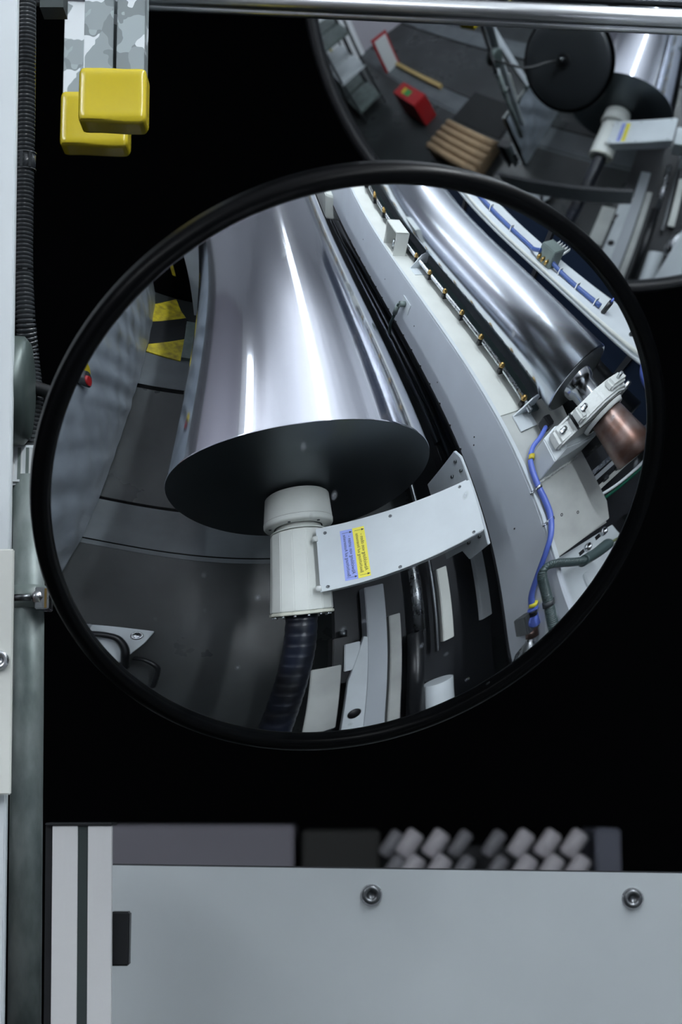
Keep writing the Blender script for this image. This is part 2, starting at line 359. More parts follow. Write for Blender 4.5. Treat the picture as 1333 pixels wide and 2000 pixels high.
# corrugated cable hose
hs = thing('corrugated_hose', 'dark ribbed cable hose running down beside the white post', 'hose', P(60, 890, 1.90))
b = B(); corrugated(b, [P(51, -40, 1.90), P(49.5, 200, 1.90), P(46, 400, 1.90), P(45, 520, 1.90), P(49, 620, 1.90), P(57, 700, 1.915), P(65, 780, 1.915), P(64, 850, 1.915), P(55, 905, 1.915)], 0.01105, 0.00452, 0.0022, 24); obj('ribbed_tube', b, mHose, hs)
cl = B(); zc = P(50, 317, 1.90)
for dx in (-0.5, 0.5): pass
cyl(cl, zc - Vector((0, 0, 0.0100)), zc + Vector((0, 0, 0.0100)), 0.0110, seg=28)
for k in (-1, 1): cyl(cl, zc + Vector((0, 0, k*0.0085)), zc + Vector((0, 0, k*0.0095 + k*0.0005)), 0.0118, seg=28)
box(cl, (zc.x-0.004, zc.y-0.0125, zc.z-0.0085), (zc.x-0.001, zc.y-0.009, zc.z+0.0085), TW); box(cl, (zc.x+0.005, zc.y-0.0112, zc.z-0.0085), (zc.x+0.008, zc.y-0.006, zc.z+0.0085), TW)
obj('hose_clip', cl, mHose, hs)
# round magnetic foot the mirror arm leaves from
ft = thing('round_mount', 'blurred round grey-green metal foot holding the mirror arm, left edge', 'bracket', P(50, 880, 1.87))
c0 = P(28, 762, 1.86)
b = B(); lathe(b, c0 + Vector((-0.03, 0, 0)), (1, 0.06, 0), [(0, 0.052), (0.028, 0.0565), (0.040, 0.0560), (0.046, 0.049), (0.0485, 0.034), (0.0495, 0.0)], 64); obj('steel_disc', b, mat('dull dark zinc', (0.075, 0.10, 0.095), 0.38, 0.3, var=0.3, vscale=12), ft)
# white slotted sleeve, galvanised pipe, clamp
sl = thing('slotted_sleeve', 'pale grey plastic sleeve with three slots above the steel pipe', 'sleeve', P(48, 955, 1.90))
b = B(); plumb_box(b, 14, 72, 868, 946, 1.885, 0.03, 0, 0.003); obj('sleeve_body', b, mWhite, sl)
for px in (27, 42, 58):
    b = B(); plumb_box(b, px-0.9, px+0.9, 876, 928, 1.8846, 0.002, 0); obj('slot', b, mPaper, sl)
    b = B(); plumb_box(b, px-8, px-2, 874, 936, 1.8848, 0.002, 0); obj('recess', b, mGreyPl, sl)
pa, pb2 = P(57, 930, 1.90), P(47, 2060, 1.90)
tag(cy('galvanised_pipe', pb2, pa, 0.0168, mGalvP, seg=48), 'weathered galvanised pipe standing left of the mirror', 'pipe')
pc = thing('pipe_clamp', 'small bright clamp with a screw around the galvanised pipe', 'clamp', P(60, 1190, 1.88))
b = B(); z0 = P(55, 1189, 1.90); cyl(b, z0, z0 + Vector((-0.0003, 0, 0.0235)), 0.0182, seg=40); obj('clamp_ring', b, mGreyPl, pc)
b = B(); plumb_box(b, 68, 95, 1146, 1189, 1.875, 0.03, 0, 0.001); obj('clamp_lug', b, mSteel, pc)
b = B(); plumb_box(b, 86.5, 91, 1149, 1187, 1.8735, 0.004, 0); obj('lug_flange', b, mBrass, pc)
cy('clamp_screw', P(28, 1167, 1.872), P(60, 1167, 1.872), 0.0035, mDarkSteel, pc, seg=12); bolt('screw_nut', P(72, 1166, 1.875), (0, -1, 0), 0.005, 0.005, mSteel, pc, False)

# strut channels with yellow caps
def round_box(bm, lo, hi, r, n=14, hollow=0.0):
    lo = Vector(lo); hi = Vector(hi); ct = (lo+hi)/2; h = (hi-lo)/2; b2 = bmesh.new(); bmesh.ops.create_cube(b2, size=2.0)
    bmesh.ops.subdivide_edges(b2, edges=b2.edges[:], cuts=n, use_grid_fill=True)
    for v in b2.verts:
        u_, z_, fr_ = v.co.x, v.co.z, v.co.y
        # gather grid lines near the rounded edges
        g = [math.copysign(1-(1-abs(q))**1.6, q) for q in v.co]
        q = Vector((g[0]*h.x, g[1]*h.y, g[2]*h.z)); inn = Vector([max(-(h[k]-r), min(h[k]-r, q[k])) for k in range(3)])
        d = q - inn
        if d.length > 1e-9: q = inn + d.normalized()*r
        if hollow and fr_ < -0.5:
            q.y += hollow*math.exp(-((u_-0.1)**2*1.6 + (z_+0.1)**2*1.3))
        if hollow and z_ < -0.9: q.z -= 0.0012*math.sin(u_*3)
        if hollow and z_ > 0.9: q.z -= 0.0024*max(-0.2, u_)
        v.co = ct + q
    for f in b2.faces: f.smooth = True
    merge(bm, b2)
def strut(px0, px1, pcapt, pcapb, capx0, capx1, Y, label, g0x, g1x):
    t = thing('strut_channel', label, 'channel', P((px0+px1)/2, pcapb, Y))
    b = B(); x0 = P(px0, 100, Y).x; x1 = P(px1, 100, Y).x; zt = P(px0, -80, Y).z; zb = P(px0, (pcapt+pcapb)/2, Y).z; D = 0.036; k = 0.0025
    g0 = P(g0x, 100, Y).x; g1 = P(g1x, 100, Y).x
    box(b, (x0, Y, zb), (g0, Y+k, zt), TW, 0.0008); box(b, (g1, Y, zb), (x1, Y+k, zt), TW, 0.0008)
    box(b, (x0+0.0003, Y+k, zb), (x0+k, Y+D, zt), TW); box(b, (x1-k, Y+k, zb), (x1-0.0003, Y+D, zt), TW); box(b, (x0, Y+D-k, zb), (x1, Y+D, zt), TW)
    obj('channel_profile', b, mGalv, t)
    c0 = P(capx0, pcapt, Y-0.003); c1 = P(capx1, pcapb, Y-0.003)
    b = B(); round_box(b, (c0.x, Y-0.003, c1.z), (c1.x, Y+D+0.003, c0.z), 0.0065, 14, 0.0018); obj('yellow_end_cap', b, mYel, t)
strut(163.5, 282, 129, 236, 153.5, 284, 1.80, 'front galvanised strut channel hanging with a bright yellow end cap', 221, 227.5)
strut(125, 238, 176, 283, 118, 249, 2.05, 'rear strut channel with a shaded yellow end cap, half hidden by the front one', 180, 187)
# handrail tubes across the top
def rail(name, pts, r, Y, m, parent): 
    b = B(); a, c = P(*pts[0], Y), P(*pts[1], Y); cyl(b, a, c, r, seg=40); return obj(name, b, m, parent)
rl = thing('top_guard_rail', 'brushed steel rail crossing the top of the photo', 'rail', P(700, 30, 2.05))
rail('main_tube', [(60, -20), (2400, 86.7)], 0.0116, 2.05, mRail, rl)
rail('lower_lip', [(60, 2), (2400, 108.7)], 0.0054, 2.06, mRail, rl)
rail('upper_tube', [(60, -62), (2400, 46.4)], 0.0112, 2.07, mDarkSteel, rl)
bx('corner_cap', (P(78, 0, 1.8).x, 1.8, P(78, 14, 1.8).z), (P(124, 0, 1.8).x, 1.83, P(78, -60, 1.8).z), mGreen, rl, TW)

# aluminium profile with black cap, light grey panel
ap = thing('aluminium_profile', 'upright aluminium profile with dark insert strip and black end cap, bottom left', 'profile', P(160, 2000, 2.10))
lean = -0.0039
b = B(); plumb_box(b, 100.5, 150.5, 1613, 2060, 2.10, 0.010, lean, 0.0006); plumb_box(b, 170.5, 217.5, 1613, 2060, 2.10, 0.010, lean, 0.0006); obj('aluminium_body', b, mAlu, ap)
b = B(); plumb_box(b, 148, 172, 1613, 2060, 2.1018, 0.04, lean); obj('insert_strip', b, mGreen, ap)
b = B(); plumb_box(b, 87, 101, 1613, 2060, 2.106, 0.05, lean); obj('side_strip', b, mBlackS, ap)
b = B(); plumb_box(b, 88, 219.5, 1606.5, 1613, 2.0985, 0.052, 0, 0.001); obj('end_cap', b, mBlackS, ap)
hg = B(); plumb_box(hg, 215, 252.5, 1781, 1887, 2.125, 0.02, 0, 0.0018); tag(obj('hinge_block', hg, mBlackS), 'small black block between the aluminium profile and the grey panel', 'hinge')
pn = thing('sheet_panel', 'light grey sheet metal panel filling the bottom with two screws', 'panel', P(700, 2000, 2.30))
a, c = P(190, 1689.5, 2.30), P(1420, 1707, 2.28)
b = B(); zb = P(190, 2080, 2.29).z
prism(b, [(a.x, 2.30, a.z), (c.x, 2.28, c.z), (c.x, 2.28, zb), (a.x, 2.30, zb)], (0, 0.003, 0), TW); obj('panel_sheet', b, mPanel, pn)
b = B(); prism(b, [(a.x, 2.3005, a.z+0.0012), (c.x, 2.2805, c.z+0.0012), (c.x, 2.2805, c.z), (a.x, 2.3005, a.z)], (0, 0.02, 0), TW); obj('panel_edge', b, mDark, pn)
for px, py in ((726, 1748), (1236.5, 1755)):
    q = P(px, py, 2.3 - 0.02*(px-190)/1230.0 - 0.0004)
    w_ = bolt('panel_screw', q, (0, -1, 0.0), 0.0113, 0.006, mDarkSteel, pn)
    bb = B(); cyl(bb, q + Vector((0, 0.002, 0)), q + Vector((0, -0.0012, 0)), 0.0132, seg=28); obj('washer', bb, mSteel, w_)

# ---- blurred machine parts behind, above the panel
Yb = 5.2
def back_box(name, px0, px1, py0, py1, Y, depth, m, label, cat, group=None, zfloor=False):
    b = B(); plumb_box(b, px0, px1, py0, py1, Y, depth, 0, 0.006); return tag(obj(name, b, m), label, cat, group)
mLilac = mat('lilac grey sheet', (0.25, 0.24, 0.28), 0.5)
back_box('machine_cabinet', 90, 572, 1612, 2860, Yb, 0.5, mLilac, 'blurred lilac grey cabinet behind the panel, lower left', 'cabinet')
back_box('machine_cabinet', 588, 745, 1622, 2860, Yb+0.05, 0.5, mat('dark olive sheet', (0.022, 0.023, 0.021), 0.6), 'blurred dark cabinet right of the lilac one, behind the panel', 'cabinet')
back_box('equipment_stand', 745, 1150, 1655, 2860, Yb+0.2, 0.4, mDark, 'blurred dark stand carrying the pale spools behind the panel', 'stand')
back_box('machine_cabinet', 1176, 1228, 1618, 2860, Yb, 0.3, mat('bluish grey sheet', (0.13, 0.14, 0.18), 0.5), 'blurred narrow bluish cabinet at the right behind the panel', 'cabinet')
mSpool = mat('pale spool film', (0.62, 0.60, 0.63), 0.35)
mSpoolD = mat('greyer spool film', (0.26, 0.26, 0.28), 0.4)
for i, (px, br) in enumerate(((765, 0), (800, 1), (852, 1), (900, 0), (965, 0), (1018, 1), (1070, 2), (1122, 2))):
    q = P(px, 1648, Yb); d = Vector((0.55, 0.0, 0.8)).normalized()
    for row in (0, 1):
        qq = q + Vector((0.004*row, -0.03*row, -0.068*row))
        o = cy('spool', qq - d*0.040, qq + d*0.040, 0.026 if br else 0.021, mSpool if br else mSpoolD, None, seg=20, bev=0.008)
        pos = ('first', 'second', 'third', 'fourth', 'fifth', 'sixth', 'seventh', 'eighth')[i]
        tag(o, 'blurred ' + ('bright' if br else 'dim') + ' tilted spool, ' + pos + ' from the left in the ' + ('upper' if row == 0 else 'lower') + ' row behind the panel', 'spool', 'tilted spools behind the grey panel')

# ================================================================== THE WINDING MACHINE (seen in the mirrors)
# ---- foil roll
fr = thing('foil_roll', 'huge mirror-bright aluminium foil roll with a dark end face, seen in the mirror', 'foil roll', M(2.5, 0, -0.5))
b = B(); lathe(b, M(0, 0, 0), US, [(0, 0.4985), (0.0015, 0.4998), (0.006, 0.5), (1.0, 0.5), (2.5, 0.5), (4.6, 0.5), (4.62, 0.495)], 220, cap=False); obj('foil_winding', b, mFoil, fr)
b = B(); lathe(b, M(0.0005, 0, 0), US, [(0.0, 0.4986), (0.001, 0.44), (0.0, 0.38), (0.001, 0.3), (0.0, 0.2), (0.001, 0.12), (0.001, 0)], 160, cap=False); obj('end_face', b, mat('wound foil edge', (0.10, 0.115, 0.125), 0.34, 0.9), fr)
b = B(); lathe(b, M(4.6, 0, 0), US, [(0, 0.495), (0, 0)], 64, cap=False); obj('end_face', b, mDarkSteel, fr)
cy('core_tube', M(-0.004, 0, 0), M(0.01, 0, 0), 0.09, mDarkSteel, fr)

# ---- winding arm
wa = thing('winding_arm', 'white winding arm with yellow and blue stickers holding the foil roll by its chuck', 'machine arm', M(-0.3, -0.3, -0.15))
b = B(); lathe(b, M(-0.145, 0, 0), US, [(0, 0.085), (0.0, 0.116), (0.008, 0.122), (0.022, 0.123)], 72, cap=False); lathe(b, M(-0.123, 0, 0), US, [(0, 0.118), (0.004, 0.122), (0.108, 0.119), (0.114, 0.113), (0.115, 0.05)], 72, cap=False); obj('chuck', b, mWhiteW, wa)
b = B(); lathe(b, M(-0.1235, 0, 0), US, [(-0.001, 0.1225), (0.0015, 0.1225)], 72, cap=False); obj('chuck_seam', b, mDark, wa)
for k in range(6):
    a = k*PI/3; n = -US; bolt('chuck_bolt', M(-0.1455, 0.1*math.cos(a), 0.1*math.sin(a)), n, 0.005, 0.003, mDarkSteel, wa)
b = B(); prism(b, [(-0.03, 0.045, 0.116), (-0.03, 0.075, 0.094), (-0.03, 0.02, 0.120)], (-0.001, 0, 0)); b.free()
b = B(); lathe(b, M(-0.172, 0, 0), US, [(0, 0.098), (0.004, 0.098), (0.005, 0.08), (0.03, 0.08)], 72); obj('bearing_collar', b, mWhiteW, wa)
# octagonal drive housing
poly = []
for k in range(14):
    a = 2*PI*k/14 + 0.22; r = 0.099; poly.append((-0.50, r*math.cos(a), r*math.sin(a)))
b = B(); prism(b, poly, (0.325, 0, 0), TM, 0.003); obj('drive_housing', b, mWhiteW, wa)
b = B(); prism(b, [(-0.514, p[1]*1.02, p[2]*1.02) for p in poly], (0.0125, 0, 0), TM, 0.002); obj('housing_flange', b, mat('yellowed white paint', (0.66, 0.66, 0.56), 0.4), wa)
for k in range(14):
    a = 2*PI*k/14 + 0.22; bolt('flange_bolt', M(-0.514, 0.088*math.cos(a), 0.088*math.sin(a)), -US, 0.0048, 0.009, mSteel, wa)
# arm body: sloping box from the housing to the beam
AN = Vector((0, 0.18, 0.59)).normalized()     # normal of its cover plate in (s, v, u)
def ap_(s, v, off=0.0): u = 0.12 + (-0.03 - v)*0.18/0.59; return (s, v + AN.y*off, u + AN.z*off)
def MP(s, v, off=0.0): return M(*ap_(s, v, off))
v0, v1 = -0.028, -0.545
b = B(); prism(b, [ap_(-0.432, v0-0.02, -0.004), ap_(-0.190, v0-0.02, -0.004), ap_(-0.182, v1+0.01, -0.004), ap_(-0.404, v1+0.015, -0.004)], Vector((0, 0, -0.105)), TM, 0.004); obj('arm_body', b, mWhite, wa)
cvp = B(); prism(cvp, [ap_(-0.438, v0, -0.003), ap_(-0.194, v0, -0.003), ap_(-0.180, v1+0.025, -0.003), ap_(-0.402, v1+0.033, -0.003)], AN*0.0035, TM, 0.0008); obj('cover_plate', cvp, mWhite, wa)
for s_, v_ in ((-0.216, -0.055), (-0.421, -0.05), (-0.211, -0.253), (-0.411, -0.254), (-0.196, -0.49), (-0.392, -0.49)):
    pp = MP(s_, v_, 0.0005); nn = (UV*AN.y + UZ*AN.z); o = bolt('cover_screw', pp, nn, 0.0058, 0.002, mDarkSteel, wa)
def sticker(name, va, vb, m, lines):
    k = B(); prism(k, [ap_(-0.412, va, 0.001), ap_(-0.221, va, 0.001), ap_(-0.221, vb, 0.001), ap_(-0.412, vb, 0.001)], AN*0.0006); o = obj(name, k, m, wa)
    up = -(UV*0.59 - UZ*0.18); n = 2
    for i, tx in enumerate(lines):
        vv = vb + (va-vb)*(0.30 if i == 0 else 0.68); text_mesh(tx, 0.0152 if i == 0 else 0.0135, MP(-0.318, vv, 0.0019), US, up, None, mInk, o)
    for se, sg in ((-0.232, 1), (-0.402, -1)):
        vc = vb + (va-vb)*0.25; q = B(); prism(q, [ap_(se, vc-0.003, 0.0018), ap_(se, vc+0.003, 0.0018), ap_(se + 0.0, vc+0.003, 0.0018), ap_(se, vb+(va-vb)*0.8, 0.0018), ap_(se+0.0012, vb+(va-vb)*0.8, 0.0018), ap_(se+0.0012, vc, 0.0018)], AN*0.0003); q.free()
        q = B(); a_ = [ap_(se-0.004, vc, 0.0018), ap_(se+0.004, vc, 0.0018), ap_(se, vc-0.008, 0.0018)]; prism(q, a_, AN*0.0003)
        prism(q, [ap_(se-0.0006, vc, 0.0018), ap_(se+0.0006, vc, 0.0018), ap_(se+0.0006, vb+(va-vb)*0.85, 0.0018), ap_(se-0.0006, vb+(va-vb)*0.85, 0.0018)], AN*0.0003); obj('arrow_mark', q, mInk, o)
sticker('yellow_sticker', -0.1355, -0.1705, mYelL, ('Abwicklung von oben -', 'Beschichtung auf Innenseite'))
sticker('blue_sticker', -0.0985, -0.135, mBluL, ('Abwicklung von unten -', 'Beschichtung auf Aussenseite'))
# carriage plate the arm is bolted to
b = B(); prism(b, [(0.034, -0.66, -0.16), (0.046, -0.66, 0.105), (-0.005, -0.66, 0.130), (-0.454, -0.66, 0.125), (-0.468, -0.66, -0.005), (-0.405, -0.66, -0.035), (-0.40, -0.66, -0.16)], (0, 0.014, 0), TM, 0.002); obj('carriage_plate', b, mWhite, wa)
b = B(); box(b, (-0.33, -0.66, -0.05), (-0.15, -0.55, 0.12), TM, 0.004); obj('arm_root', b, mWhite, wa)
for s_, u_ in ((-0.395, 0.092), (-0.39, 0.02), (-0.335, 0.11), (-0.003, 0.092), (-0.062, 0.106), (-0.048, 0.038), (-0.10, 0.03)):
    bolt('carriage_bolt', M(s_, -0.646, u_), UV, 0.008, 0.008, mDarkSteel, wa)
# weld / clamp beads next to the housing
for s_ in (-0.235, -0.425): cy('cover_tab', MP(s_-0.008, v0+0.004, -0.002), MP(s_+0.012, v0+0.004, -0.002), 0.009, mCast, wa, seg=16)

tb = B(); corrugated(tb, [M(-0.512, 0, 0), M(-0.65, 0.004, -0.01), M(-0.80, 0.016, -0.03), M(-0.98, 0.030, -0.06), M(-1.25, 0.05, -0.10)], 0.050, 0.045, 0.0012, 36)
tag(obj('bellows_hose', tb, mat('black glossy bellows', (0.004, 0.0045, 0.006), 0.36, var=0.6, vscale=9, var_col=(0.007, 0.010, 0.020))), 'thick black bellows hose running from the winding arm housing to the mirror edge', 'hose')

# ---- long painted beam
bm_ = thing('machine_beam', 'long pale grey painted beam running beside the foil roll', 'beam', M(1.5, -0.9, -0.1))
b = B(); prism(b, [(-1.7, -0.80, -0.035), (-1.7, -0.80, 0.262), (-1.7, -0.808, 0.268), (-1.7, -0.820, 0.268), (-1.7, -0.820, -0.035)], (7.9, 0, 0)); obj('beam_web', b, mat('beam grey lilac paint', (0.56, 0.60, 0.65), 0.42, var=0.06, vscale=4), bm_)
b = B(); box(b, (-0.72, -0.822, 0.270), (6.2, -0.800, 0.2745), TM, 0.001); obj('beam_top_edge', b, mWhite, bm_)
b = B(); box(b, (0.06, -1.01, 0.255), (6.2, -0.82, 0.2735), TM, 0.001); obj('beam_ledge', b, mWhiteW, bm_)
b = B(); box(b, (-1.7, -0.83, -0.045), (6.2, -0.798, -0.035), TM); obj('beam_lower_flange', b, mDark, bm_)
for s_, u_ in ((0.10, 0.09), (0.07, 0.065), (1.6, 0.1), (2.2, 0.12), (1.0, 0.1), (-0.45, 0.12), (0.55, 0.03), (3.0, 0.15)):
    bolt('beam_hole', M(s_, -0.7995, u_), UV, 0.0045, 0.001, mInk, bm_)
for k in range(16): bolt('beam_edge_bolt', M(0.12 + k*0.16, -0.7975, -0.03), UV, 0.007, 0.004, mBlackS, bm_)

# sensor cable plug on the beam
t = thing('sensor_plug', 'grey angled cable plug on the beam face, middle of its length', 'plug', M(1.2, -0.79, 0.0))
bx('mounting_plate', (1.12, -0.8, 0.10), (1.25, -0.797, 0.175), mWhite, t); tube_b = B(); tube(tube_b, spline([M(1.19, -0.798, 0.14), M(1.20, -0.77, 0.14), M(1.215, -0.758, 0.12), M(1.22, -0.755, 0.04), M(1.25, -0.765, -0.06), M(1.27, -0.80, -0.16)], 8), 0.011, 12); obj('cable', tube_b, mHoseG, t)
cy('plug_body', M(1.195, -0.795, 0.14), M(1.20, -0.755, 0.139), 0.02, mGreyPl, t, seg=20); cy('plug_sleeve', M(1.217, -0.757, 0.115), M(1.221, -0.755, 0.05), 0.017, mGreyPl, t, seg=18)

# ---- plate carrying the bearing
ep = thing('bearing_plate', 'wide beige grey machine plate under the white bearing', 'plate', M(-0.3, -1.0, 0.2))
b = B(); prism(b, [(-0.715, -0.81, 0.268), (-0.60, -0.81, 0.268), (0.08, -0.82, 0.268), (0.08, -1.30, 0.268), (-0.31, -1.21, 0.268), (-0.66, -1.21, 0.268), (-0.745, -1.17, 0.268)], (0, 0, -0.02), TM, 0.003); obj('plate_top', b, mGreyW, ep)
b = B(); prism(b, [(-0.715, -0.80, 0.205), (-0.80, -1.26, 0.205), (-1.5, -1.35, 0.205), (-1.5, -0.66, 0.205), (-1.04, -0.765, 0.205), (-0.82, -0.83, 0.205)], (0, 0, -0.03), TM, 0.002); obj('lower_plate', b, mWhite, ep)
b = B(); prism(b, [(-0.72, -0.845, 0.20), (-0.82, -0.818, 0.20), (-1.04, -0.752, 0.20), (-1.5, -0.64, 0.20), (-1.5, -0.665, 0.20), (-1.04, -0.78, 0.20), (-0.82, -0.845, 0.20), (-0.72, -0.87, 0.20)], (0, 0, 0.015), TM, 0.002); obj('front_flange', b, mWhite, ep)
b = B(); prism(b, [(-0.90, -0.985, 0.205), (-1.4, -0.93, 0.205), (-1.4, -0.96, 0.205), (-0.90, -1.01, 0.205)], (0, 0, 0.012), TM, 0.003); obj('shelf_rib', b, mWhite, ep)
b = B(); prism(b, [(-0.70, -0.86, 0.25), (-0.745, -1.17, 0.25), (-0.757, -1.17, 0.25), (-0.712, -0.86, 0.25)], (0, 0, -0.05), TM, 0.001); obj('step_face', b, mGreyW, ep)
for s_, v_ in ((-0.545, -0.914), (-0.593, -1.009), (-0.40, -0.86)): bolt('tapped_hole', M(s_, v_, 0.2675), UZ, 0.008, 0.0012, mInk, ep)
for s_, v_ in ((-0.798, -1.064), (-0.793, -1.185)):
    bolt('slot_bolt', M(s_, v_, 0.205), UZ, 0.020, 0.014, mSteel, ep); b = B(); box(b, (s_-0.012, v_+0.022, 0.2045), (s_+0.008, v_+0.055, 0.2062), TM); obj('bolt_slot', b, mInk, ep)

# ---- chrome roller, bearing
RV, RU_, RRo = -1.10, 0.50, 0.159
cr_ = thing('steel_roller', 'long polished steel roller right of the beam', 'roller', M(2, RV, RU_-RRo))
b = B(); lathe(b, M(-0.066, RV, RU_), US, [(0, 0.150), (0.004, 0.159), (2.0, 0.159), (5.2, 0.159), (5.2, 0.0)], 160, cap=False); obj('roller_shell', b, mChromeR, cr_)
b = B(); lathe(b, M(-0.066, RV, RU_), US, [(0.001, 0.151), (0.0, 0.10), (0.0, 0.075)], 96, cap=False); obj('roller_end', b, mDarkSteel, cr_)
b = B(); lathe(b, M(-0.30, RV, RU_), US, [(0, 0.05), (0.10, 0.052), (0.18, 0.056), (0.19, 0.066), (0.235, 0.076)], 64, cap=False); obj('journal', b, mSteelP, cr_)
b = B(); lathe(b, M(-0.565, RV-0.02, RU_), US, [(0, 0.0), (0, 0.060), (0.006, 0.067), (0.10, 0.068), (0.22, 0.066), (0.30, 0.06)], 64, cap=False); obj('shaft_end', b, mRust, cr_)

br = thing('pillow_block_bearing', 'white cast bearing block with bolts on a welded pedestal', 'bearing', M(-0.25, -1.0, 0.27))
# pedestal: upright bar welded to the plate
b = B(); prism(b, [(-0.33, -0.862, 0.27), (-0.33, -1.165, 0.27), (-0.335, -1.165, 0.40), (-0.30, -0.92, 0.415), (-0.318, -0.862, 0.38)], (0.125, 0, 0), TM, 0.004); obj('pedestal', b, mWhite, br)
wb = B(); rr_ = random.Random(4)
for k in range(34):
    vv = -0.865 - k*0.0088; q = M(-0.334 + rr_.uniform(-.002, .002), vv, 0.272); b2 = bmesh.new(); bmesh.ops.create_icosphere(b2, subdivisions=1, radius=0.008 + rr_.uniform(-.002, .003)); merge(wb, b2, Matrix.Translation(q))
obj('weld_seam', wb, mCast, br)
b = B()
prism(b, [(-0.285, -0.865, 0.395), (-0.285, -0.865, 0.44), (-0.285, -0.915, 0.475), (-0.285, -0.955, 0.54), (-0.285, -1.01, 0.592), (-0.285, -1.10, 0.612), (-0.285, -1.19, 0.592), (-0.285, -1.245, 0.54), (-0.285, -1.285, 0.475), (-0.285, -1.335, 0.44), (-0.285, -1.335, 0.395)], (0.085, 0, 0), TM, 0.010)
obj('bearing_housing', b, mCast, br)
b = B(); b.free()
for lo_, hi_, bv in (((-0.275, -0.945, 0.515), (-0.21, -0.90, 0.55), 0.008), ((-0.275, -1.30, 0.50), (-0.21, -1.255, 0.545), 0.008), ((-0.265, -1.16, 0.595), (-0.21, -1.05, 0.630), 0.01)): bx('cap_lug', lo_, hi_, mCast, br, bev=bv)
b = B(); box(b, (-0.287, -1.28, 0.4985), (-0.198, -0.91, 0.5000), TM); obj('split_line', b, mDark, br)
lathe_b = B(); lathe(lathe_b, M(-0.315, RV, RU_), US, [(0, 0.075), (0.0, 0.085), (0.02, 0.09)], 48, cap=False); obj('bearing_seal', lathe_b, mCast, br)
for s_, v_, u_ in ((-0.238, -0.885, 0.455), (-0.238, -0.925, 0.55), (-0.222, -1.278, 0.545), (-0.262, -1.278, 0.545), (-0.238, -1.315, 0.455)): bolt('bearing_bolt', M(s_, v_, u_), UZ, 0.013, 0.022, mSteel, br, False)
cy('grease_nipple', M(-0.238, -1.10, 0.63), M(-0.238, -1.10, 0.652), 0.008, mSteel, br, seg=12)
bx('cast_plaque', (-0.288, -1.15, 0.555), (-0.284, -1.05, 0.585), mCast, br, bev=0.001)

# ---- black rubber roller with a white band, behind
rb = thing('rubber_roller', 'black rubber roller with a pale band beyond the steel roller end', 'roller', M(1.5, -1.62, 0.03))
b = B(); lathe(b, M(-0.34, -1.62, 0.20), US, [(0, 0.0), (0, 0.165), (0.005, 0.17), (3.5, 0.17)], 80, cap=False); obj('roller_sleeve', b, mBlackS, rb)
b = B(); lathe(b, M(-0.115, -1.62, 0.20), US, [(0, 0.168), (0.001, 0.1715), (0.028, 0.1715), (0.029, 0.168)], 80, cap=False); obj('pale_band', b, mWhiteW, rb)
cy('roller_axle', M(-0.45, -1.62, 0.20), M(-0.34, -1.62, 0.20), 0.06, mRodDark, rb)
# small parts in the dark bay right of the plate
bay = thing('dark_side_structure', 'dark side frame with pale rails beyond the bearing plate', 'frame', M(-0.6, -1.9, -0.3))
bx('side_plate', (-0.95, -2.6, -0.35), (0.6, -1.3, -0.30), mDark, bay)
for k, (s_, m) in enumerate(((-0.52, mWhite), (-0.60, mWhiteW), (-0.47, mSteel))): bx('pale_rail', (s_, -2.5, -0.10), (s_+0.035, -1.38, -0.06), m, bay, bev=0.003)
for k in range(4): cy('stud', M(-0.56, -1.45-0.16*k, -0.06), M(-0.56, -1.45-0.16*k, -0.03), 0.018, mDarkSteel, bay, seg=12)
gh = B(); tube(gh, spline([M(-0.52, -2.2, 0.12), M(-0.62, -1.95, 0.12), M(-0.67, -1.75, 0.11), M(-0.66, -1.5, 0.08), M(-0.6, -1.32, 0.0)], 8), 0.012, 12); tag(obj('green_hose', gh, mat('green hose plastic', (0.01, 0.10, 0.06), 0.4)), 'dark green hose at the right edge of the mirror beyond the plate', 'hose')
gh = B(); tube(gh, spline([M(-0.50, -2.2, 0.16), M(-0.60, -1.96, 0.16), M(-0.645, -1.76, 0.15), M(-0.64, -1.52, 0.12), M(-0.58, -1.34, 0.04)], 8), 0.010, 12); tag(obj('pale_hose', gh, mWhite), 'pale hose running along the dark green hose', 'hose')

# ---- rail with blue hose beyond the steel roller
ra = thing('upper_rail', 'white cable rail with clips beyond the steel roller', 'rail', M(1.5, -1.6, 0.4))
b = B(); box(b, (-0.45, -1.76, 0.530), (5.2, -1.50, 0.552), TM, 0.008); obj('rail_profile', b, mWhite, ra)
b = B(); box(b, (-0.45, -1.512, 0.552), (5.2, -1.50, 0.562), TM, 0.002); obj('rail_lip', b, mWhiteW, ra)
b = B(); box(b, (-0.24, -1.775, 0.545), (-0.10, -1.60, 0.556), TM, 0.002); obj('window_cutout', b, mDark, ra)
ch = thing('blue_air_hose', 'blue air hose clipped along the white rail', 'hose', M(1, -1.62, 0.55))
b = B(); tube(b, spline([M(2.6, -1.60, 0.565), M(1.7, -1.60, 0.565), M(1.05, -1.60, 0.565), M(0.95, -1.57, 0.575), M(0.86, -1.55, 0.60)], 8), 0.010, 12); tube(b, spline([M(0.78, -1.58, 0.585), M(0.6, -1.60, 0.565), M(0.26, -1.60, 0.565)], 8), 0.010, 12); obj('hose_run', b, mBlueD, ch)
b = B(); tube(b, spline([M(-0.20, -1.52, 0.55), M(-0.26, -1.48, 0.53), M(-0.34, -1.50, 0.50), M(-0.42, -1.60, 0.45)], 8), 0.018, 12); obj('hose_tail', b, mBlue, ch)
for s_ in (1.9, 1.55, 1.25, 0.66, 0.48, 0.30): bx('hose_tie', (s_, -1.615, 0.552), (s_+0.008, -1.585, 0.583), mPaper, ch)
mf = thing('valve_manifold', 'small grey valve block with pins on the white rail', 'valve', M(0.82, -1.60, 0.552))
bx('block', (0.74, -1.66, 0.552), (0.88, -1.56, 0.63), mGreyPl, mf, bev=0.004)
